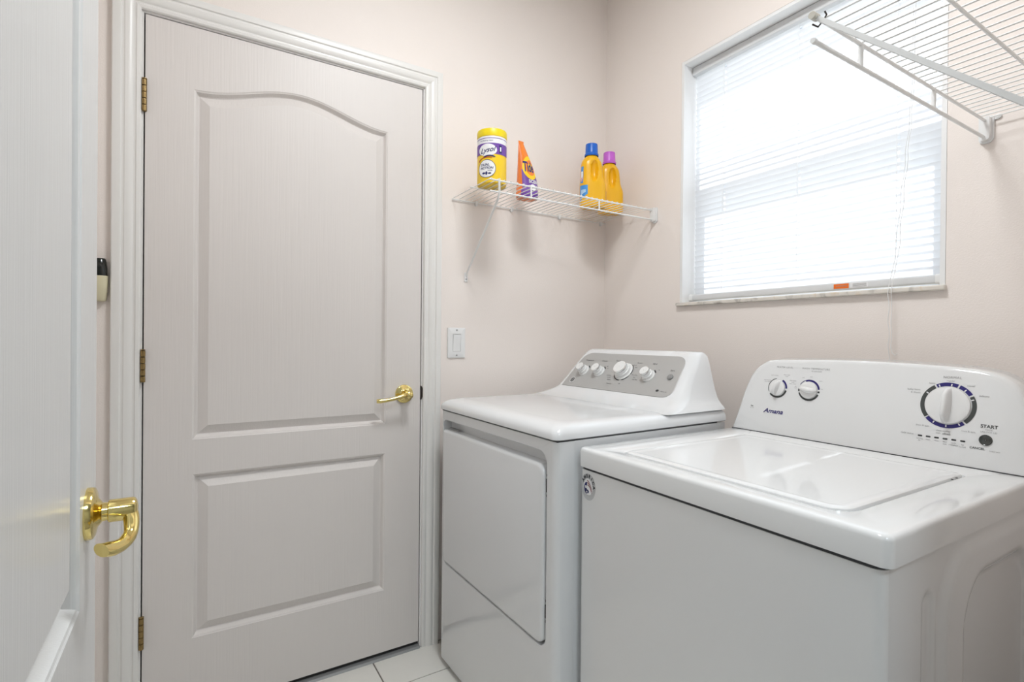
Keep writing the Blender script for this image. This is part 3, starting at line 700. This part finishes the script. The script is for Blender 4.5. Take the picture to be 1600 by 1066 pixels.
# console face frame
da, dz = .594 - .484, 1.088 - .960; ln = math.hypot(da, dz)
def DF(off):
    def fn(bb, s): return (0.484 + da / ln * s - dz / ln * off, -bb, .960 + dz / ln * s + da / ln * off)
    return fn
pan = []
BLp, BRp, TRp, TLp = (.068, .001), (.606, .001), (.583, .166), (.091, .166)
def roundpoly(P, rs, n=6):
    out = []
    for i, p in enumerate(P):
        p = Vector(p); a = (Vector(P[i - 1]) - p); c = (Vector(P[(i + 1) % len(P)]) - p); r = rs[i]
        p0, p1 = p + a.normalized() * r, p + c.normalized() * r
        for k in range(n + 1):
            t = k / n; q = p0.lerp(p, t).lerp(p.lerp(p1, t), t); out.append((q.x, q.y))
    return out
pan = roundpoly([BLp, BRp, TRp, TLp], (.004, .045, .04, .045))
MB().loft([[DF(-.002)(*q) for q in pan], [DF(.0012)(*q) for q in pan], [DF(.0018)(*q) for q in inset(pan, .001)]]).build('control_panel', M_grey, cns, 30)
def disc_ring(b, fn, cx, cy, r0, r1, a0, a1, n=24):
    b.loft([[fn(cx + r * math.cos(a0 + (a1 - a0) * i / n), cy + r * math.sin(a0 + (a1 - a0) * i / n)) for i in range(n + 1)] for r in (r0, r1)], False, False, closed=False)
dn = Vector((-dz / ln, 0, da / ln))
for bb, s, r in ((.143, .077, .0205), (.229, .078, .0205), (.350, .087, .031), (.470, .078, .0205)):
    mt = cyl_mtx(DF(.0018)(bb, s), dn, (0, -1, 0)); q = r
    k = MB().lathe([(q * 1.16, 0), (q * 1.16, .0015), (q * 1.1, .003), (q * .99, .0035), (q * .97, .012), (q * .86, .0135), (q * .84, .026), (q * .8, .028)], 40, mt).build('dial', M_dplast, cns, 35)
b = MB()
for bb, s, r in ((.143, .077, .0205), (.229, .078, .0205), (.350, .087, .031), (.470, .078, .0205)):
    mt = cyl_mtx(DF(.0018)(bb, s), dn, (0, -1, 0))
    MB().lathe([(r * .86, .0235), (r * .865, .0245), (r * .865, .0275), (r * .82, .0295), (r * .79, .0297)], 40, mt).build('dial_ring', M_chrome, cns, 35)
    MB().lathe([(r * .79, .0296), (r * .76, .0308), (.001, .0312)], 40, mt, caps=False).build('dial_face', M_dplast, cns, 35)
    f = DF(.0024)
    if r > .03:
        for a0, a1 in ((-.2, .95), (-1.25, -.45), (-2.6, -1.5), (2.2, 2.9)): disc_ring(b, f, bb, s, r * 1.19, r * 1.29, a0, a1)
    else: disc_ring(b, f, bb, s, r * 1.2, r * 1.42, .55, 1.1, 8)
f = DF(.0024)
for t, bb, s, sz in (('Temperature', .140, .128, .0088), ('Dryness', .224, .129, .0088), ('Timed', .292, .133, .0088), ('Sensor', .401, .129, .0088), ('Signal', .469, .129, .0088), ('Start', .555, .106, .0088),
                     ('Delicates', .290, .065, .006), ('Casuals', .296, .056, .006), ('Cottons', .302, .047, .006), ('Timed Dry', .314, .030, .006), ('Off', .362, .034, .007), ('More Dry', .409, .076, .006), ('Dry', .413, .066, .006), ('Less Dry', .421, .057, .0065), ('Quick', .385, .118, .006), ('Fluff', .395, .108, .006), ('High', .255, .105, .005), ('Low', .262, .096, .005), ('Off', .500, .104, .005), ('sensor dry', .567, .0215, .0055)):
    add_text(b, t, sz, lambda x, y: f(bb + x, s + y))
cyl_patch(b, f, 0, .540, .0235, .006, .0045, 14, 2)
b.build('panel_lettering', M_ink, cns)['kind'] = 'stuff'
b = MB(); cyl_patch(b, DF(.0022), 0, .112, .030, .0135, .0135, 28, 3); b.build('brand_badge', M_dplast, cns)
b = MB(); cyl_patch(b, DF(.0028), 0, .112, .030, .0108, .0108, 28, 3); b.build('badge_centre', M_ink, cns)
b = MB(); disc_ring(b, DF(.0034), .112, .030, .0066, .0082, 0, 2 * PI); add_text(b, 'GE', .010, lambda x, y: DF(.0034)(.112 + x, .030 + y), shear=.3); b.build('badge_lettering', M_grey, cns)
mt = cyl_mtx(DF(.0018)(.5615, .079), dn, (0, -1, 0))
MB().lathe([(.0105, 0), (.0105, .004), (.0085, .006), (.001, .0062)], 28, mt, caps=False).build('start_button', mat('grey_button', (.27, .27, .265), .3), cns, 35)

# ------------------------------------------------------------------ washer
WW = 0.676
wa = empty('washing_machine', (-0.792, -0.797, 0), -0.0077); tag(wa, 'white top-loading washing machine in the right foreground', 'washing machine')
# cabinet: front and sides wrap with rounded front corners; pressed relief on the right side
def cabring(z):
    P = rrect(0.004, 0.700, 0.002, WW - .010, (.016, .001, .001, .016), 6); P = P[21:] + P[:21]
    return [L(a, q, z) for a, q in P]
b = MB(); b.loft([cabring(z) for z in (0.025, 0.822)], closed=False); b.build('cabinet', M_appl, wa, 30)
def sstep(e0, e1, x):
    t = max(0, min(1, (x - e0) / (e1 - e0))); return t * t * (3 - 2 * t)
def sd_rr(a, z, a0, a1, z0, z1, r):
    cx, cz = (a0 + a1) / 2, (z0 + z1) / 2; qx, qz = abs(a - cx) - (a1 - a0) / 2 + r, abs(z - cz) - (z1 - z0) / 2 + r
    return math.hypot(max(qx, 0), max(qz, 0)) + min(max(qx, qz), 0) - r
b = MB(); na, nzz = 130, 120; rows = []
for k in range(nzz + 1):
    z = 0.025 + (0.822 - 0.025) * k / nzz; row = []
    for i in range(na + 1):
        a = 0.020 + (0.700 - 0.020) * i / na
        h = 0.0
        d = sd_rr(a, z, 0.128, 0.162, 0.10, 0.757, .016); h -= 0.0045 * sstep(0.004, -0.004, d)
        d = sd_rr(a, z, 0.186, 0.66, 0.06, 0.806, .11); h += 0.007 * sstep(0.012, -0.012, d)
        d = sd_rr(a, z, 0.268, 0.60, 0.12, 0.748, .09); h -= 0.014 * sstep(0.010, -0.014, d)
        ed = min(a - 0.020, 0.700 - a, z - .025, .822 - z); h *= sstep(0, .012, ed)
        row.append(L(a, WW - 0.010 + h, z))
    rows.append(row)
b.loft(rows, False, False, closed=False); b.build('side_panel', M_appl, wa, 50)
for q in ((.06, .05), (.06, WW - .06), (.62, .05), (.62, WW - .06)):
    MB().lathe([(.018, 0), (.022, .004), (.022, .012), (.008, .014), (.008, .03)], 16, Matrix.Translation(L(q[0], q[1], 0))).build('foot', M_black, wa, 40)
MB().loft([[L(a, q, z) for a, q in rrect(0.006, .70, .004, WW - .012, (.018, .001, .001, .018), 6)] for z in (.8215, .8278)]).build('seam_shade', M_seam, wa, 30)  # dark strip painting the shadow line between cabinet and top panel
TZ = 0.874
ho = rrect(0.050, 0.518, 0.098, 0.594, (.022, .014, .014, .040), 8)
b = MB(); R = []
for z, i, r in ((.8275, .002, .015), (.8285, .0, .015), (.8655, .0, .015), (.8700, .0012, .0145), (.8728, .0036, .0135), (TZ, .0075, .012)):
    R.append([L(a, q, z) for a, q in rrect(i, .705, i, WW - i, (r, .002, .002, r), 8)])
R += [[L(a, q, TZ) for a, q in inset(ho, -.004)], [L(a, q, TZ - .0022) for a, q in ho], [L(a, q, TZ - .0060) for a, q in inset(ho, .001)]]
b.loft(R, True, True); b.build('top_panel', M_appl, wa, 35)
def ldr(i): return rrect(0.0545 + i, 0.5135 - i, 0.1025 + i, 0.5895 - i, tuple(max(r - i, .003) for r in (.018, .010, .010, .036)), 8)
b = MB(); b.loft([[L(a, q, z) for a, q in ldr(i)] for z, i in ((TZ - .0058, 0.0005), (TZ - .003, 0), (TZ + .0004, .0015), (TZ + .0028, .006), (TZ + .0034, .012), (TZ + .0018, .020), (TZ + .0014, .026))]); lid = b.build('lid', M_appl, wa, 35)
for a in (.452, .474): MB().lathe([(.0022, 0), (.0022, .001)], 8, Matrix.Translation(L(a, .5915, TZ - .0015))).build('lid_bumper', M_black, lid)
# console
ca_, cz_ = .63 - .595, 1.09 - .880; wl = math.hypot(ca_, cz_)
def WF(off):
    def fn(bb, s): return (0.595 + ca_ / wl * s - cz_ / wl * off, -bb, .880 + cz_ / wl * s + ca_ / wl * off)
    return fn
ol = [(.001, -.005), (.017, .057), (.027, .103), (.038, .139), (.048, .163), (.064, .185), (.088, .202), (.114, .2085), (.237, .2135), (.338, .2150), (.439, .2135), (.540, .2085), (.586, .2030), (.616, .193), (.640, .174), (.654, .148), (.663, .115), (.669, .06), (.674, -.005)]
def dens(P):   # smooth densify
    out = []
    for i in range(len(P) - 1):
        p0, p1, p2, p3 = [Vector(P[max(0, min(len(P) - 1, j))]) for j in (i - 1, i, i + 1, i + 2)]
        for k in range(4):
            t = k / 4; q = 0.5 * ((2 * p1) + (p2 - p0) * t + (2 * p0 - 5 * p1 + 4 * p2 - p3) * t * t + (3 * p1 - p0 - 3 * p2 + p3) * t ** 3); out.append((q.x, q.y))
    return out + [P[-1]]
OL = dens(ol)
def shrink(d): return [(x + (d if x < .338 else -d) * min(1, abs(x - .338) / .29), y - d * sstep(.02, .2, y)) for x, y in OL]
R = []
def backring(sh, depth):
    return [(depth, -x, .875 + (y + .005) * (1.095 - .875) / .22) for x, y in sh]
R = [[WF(0)(*q) for q in shrink(.011)], [WF(-.0012)(*q) for q in shrink(.0055)], [WF(-.005)(*q) for q in shrink(.0015)], [WF(-.011)(*q) for q in OL], backring(OL, .690), backring(shrink(.004), .700)]
b = MB(); b.loft(R, True, True); wc = b.build('console', M_appl, wa, 40)
MB().box(.593, .69, -WW + .006, -.004, TZ - .001, TZ + .0022).build('console_seam_shade', M_seam, wa)  # dark strip painting the shadow line at the console foot
wn = Vector((-cz_ / wl, 0, ca_ / wl))
def wring(segs, cx, cy, r0, r1, name, m, off=.0006):
    for a0, a1 in segs:
        b = MB(); disc_ring(b, WF(off), cx, cy, r0, r1, math.radians(a0), math.radians(a1), 16); b.build(name, m, wc)
def knob(cx, cy, r, h, ang, rw, rh):
    mt = cyl_mtx(WF(.0002)(cx, cy), wn, (0, -1, 0))
    k = MB().lathe([(r, 0), (r, .004), (r * .98, .0055), (r * .90, .0065), (r * .6, .0075), (.001, .008)], 44, mt, caps=False).build('dial', M_plast, wc, 30)
    # grip ridge across the dial
    rings = []
    for t in [-1, -.97, -.85, -.6, -.3, 0, .3, .6, .85, .97, 1]:
        w = rw * (0.55 + .45 * (1 - t * t)); hh = h * (1 - abs(t) ** 5) + .001
        ring = []
        for q in range(9):
            u = -1 + q / 4; x = w * u; z = .005 + hh * (1 - abs(u) ** 3)
            p = Vector((x, t * r * .96, z)); p.rotate(Matrix.Rotation(ang, 3, 'Z')); ring.append(mt @ p)
        rings.append(ring)
    MB().loft(rings).build('dial_grip', M_plast, wc, 50)
wring([(100, 205)], .134, .127, .0262, .0278, 'dial_mark', M_inkring); wring([(0, 60)], .134, .127, .0235, .0285, 'dial_mark', M_inkblue); wring([(-140, -12)], .134, .127, .0235, .0285, 'dial_mark', M_inkring)
knob(.134, .127, .0228, .014, math.radians(-18), .0085, 0)
wring([(112, 150)], .223, .128, .0275, .0290, 'dial_mark', M_inkblue); wring([(8, 112)], .223, .128, .0240, .0290, 'dial_mark', M_inkblue); wring([(-162, -22)], .223, .128, .0240, .0290, 'dial_mark', M_inkring); wring([(176, 190), (-12, -2)], .223, .128, .0240, .0290, 'dial_mark', M_ink)
knob(.223, .128, .0230, .014, math.radians(82), .0085, 0)
wring([(70, 118), (33, 66)], .528, .122, .0425, .0505, 'dial_mark', M_inkblue); wring([(-140, -50)], .528, .122, .0425, .0505, 'dial_mark', M_inkblue)
wring([(122, 217), (-46, 29)], .528, .122, .0425, .0505, 'dial_mark', M_inkring)
b = MB()
for a in (147, 112, 84, 50, 20, -60, -90, -120):
    t = math.radians(a); c = (.528 + .0455 * math.cos(t), .122 + .0455 * math.sin(t)); dx, dy = math.cos(t), math.sin(t)
    b.face([b.v(WF(.001)(c[0] + dx * u * .0026 - dy * v * .0012, c[1] + dy * u * .0026 + dx * v * .0012)) for u, v in ((-1, -1), (1, -1), (1, 1), (-1, 1))])
b.build('dial_ticks', M_white, wc)
knob(.528, .122, .0410, .022, math.radians(-3), .0095, 0)
for k in range(6):
    x = .482 + k * .0154
    b = MB(); b.loft([[WF(o)(u, v) for u, v in rrect(x - .0042, x + .0042, .0480 - .0017, .0480 + .0017, .0012, 3)] for o in (0, .0007)]); b.build('status_light', M_ink, wc)

mt = cyl_mtx(WF(0)(.5965, .0565), wn, (0, -1, 0))
MB().lathe([(.0112, 0), (.0112, .0015), (.0102, .0028), (.0092, .0022), (.004, .0012), (.001, .0012)], 32, mt, caps=False).build('start_button', M_button, wc, 35)
f = WF(.0007)
def wtext(lst, name, m):
    b = MB()
    for t, bb, s, sz, *kw in lst:
        add_text(b, t, sz, lambda x, y: f(bb + x, s + y), **(kw[0] if kw else {}))
        if name != 'small_lettering': b.build(name, m, wc); b = MB()
    if name == 'small_lettering': b.build(name, m, wc)['kind'] = 'stuff'
wtext([('NORMAL', .533, .184, .0076, dict(space=1.1)), ('WATER LEVEL', .150, .187, .0068, dict(space=1.15)), ('WASH TEMPERATURE', .236, .187, .0068, dict(space=1.15))], 'caption_lettering', M_inkgrey)
wtext([('START', .6005, .0850, .0095, dict(bold=.0002)), ('CANCEL', .5835, .0375, .0064, dict(bold=.0001))], 'start_lettering', M_ink)
wtext([('Amana', .128, .0590, .0178, dict(shear=.35, bold=.0003, sx=1.15))], 'brand_lettering', M_inkblue)
wtext([('all cold rinses', .239, .1805, .005), ('PAUSE', .6005, .0780, .0042), ('UNLOCK LID', .6005, .0732, .0046), ('hold 3 secs', .612, .0352, .0038),
       ('heavy', .497, .169, .0052), ('regular', .5305, .1765, .0052), ('casual', .566, .168, .0056), ('delicate', .589, .148, .0056), ('bulky items', .463, .152, .0056), ('& sheets', .467, .1455, .0056),
       ('drain & spin', .485, .0715, .0052), ('clean washer', .524, .0645, .0050), ('with', .515, .0590, .0050), ('affresh', .530, .0588, .0054, dict(bold=.0002)), ('rinse & spin', .567, .0700, .0050),
       ('cycle status', .457, .0500, .0054), ('sensing', .4815, .0415, .0043), ('fill', .4815, .037, .0043), ('wash', .4975, .0415, .0043), ('rinse', .513, .0415, .0043), ('final', .5285, .0415, .0043), ('spin', .5285, .037, .0043), ('cycle', .5435, .0415, .0043), ('complete', .5435, .037, .0043), ('lid', .559, .0400, .0043), ('locked', .559, .0355, .0043),
       ('auto sensing', .122, .163, .0042), ('auto sensing', .102, .148, .0042), ('with fabric', .102, .1435, .0042), ('deep water', .158, .166, .0042), ('wash', .158, .1615, .0042), ('deep water', .177, .151, .0042), ('wash', .177, .1465, .0042), ('extra rinse', .177, .142, .0042),
       ('cold', .205, .161, .0040), ('cool', .226, .165, .0040), ('warm', .252, .155, .0040), ('hot', .257, .134, .0042), ('tap', .186, .136, .0040), ('cold', .186, .1315, .0040), ('he', .062, .068, .0075, dict(bold=.0003)), ('top load', .062, .0625, .0038)], 'small_lettering', M_inkgrey)
# round badge sticker on the front
SF = lambda off: (lambda x, y: L(0.004 - off, .0365 + x * 1.12, .783 + y * 1.12))
st = MB(); cyl_patch(st, SF(.0004), 0, 0, 0, .0235, .0290, 36, 2); sto = st.build('badge', M_silver, wa)
st = MB(); cyl_patch(st, SF(.0007), 0, 0, 0, .0148, .0180, 32, 2); st.build('badge_white', M_white, sto)
st = MB()
for i, ch in enumerate('AMERICA'):
    an = math.radians(150 - i * 24)
    def pf(x, y, an=an):
        r = 1.0
        tx, ty = math.sin(an), -math.cos(an)
        px, py = x * tx + y * math.cos(an), x * ty + y * math.sin(an)
        return SF(.0008)(.0189 * math.cos(an) + px * .9, .0232 * math.sin(an) + py)
    add_text(st, ch, .0098, pf, bold=.0005)
st.build('badge_lettering', M_ink, sto)
st = MB(); cyl_patch(st, SF(.0010), 0, -.0045, -.003, .0085, .0125, 20, 3, math.radians(80), math.radians(280)); cyl_patch(st, SF(.0010), 0, -.004, -.010, .007, .004, 12, 2); st.build('badge_blue_field', M_navy, sto)
st = MB()
for r0 in (.0, .0045, .009):
    st.loft([[SF(.0010)(-.003 + .0145 * t + r0 * .1, .013 - r0 - .016 * t * t + h - (0.0 if t < .9 else 0)) for t in [k / 8 for k in range(9)]] for h in (-.0010, .0011)], False, False, closed=False)
st.build('badge_red_stripes', mat('badge_red', (.25, .03, .03), .4), sto)
st = MB(); cyl_patch(st, SF(.0013), 0, -.007, -.001, .0028, .0036, 10, 2); cyl_patch(st, SF(.0013), 0, -.004, -.011, .0022, .002, 10, 2); st.build('badge_star', M_white, sto)
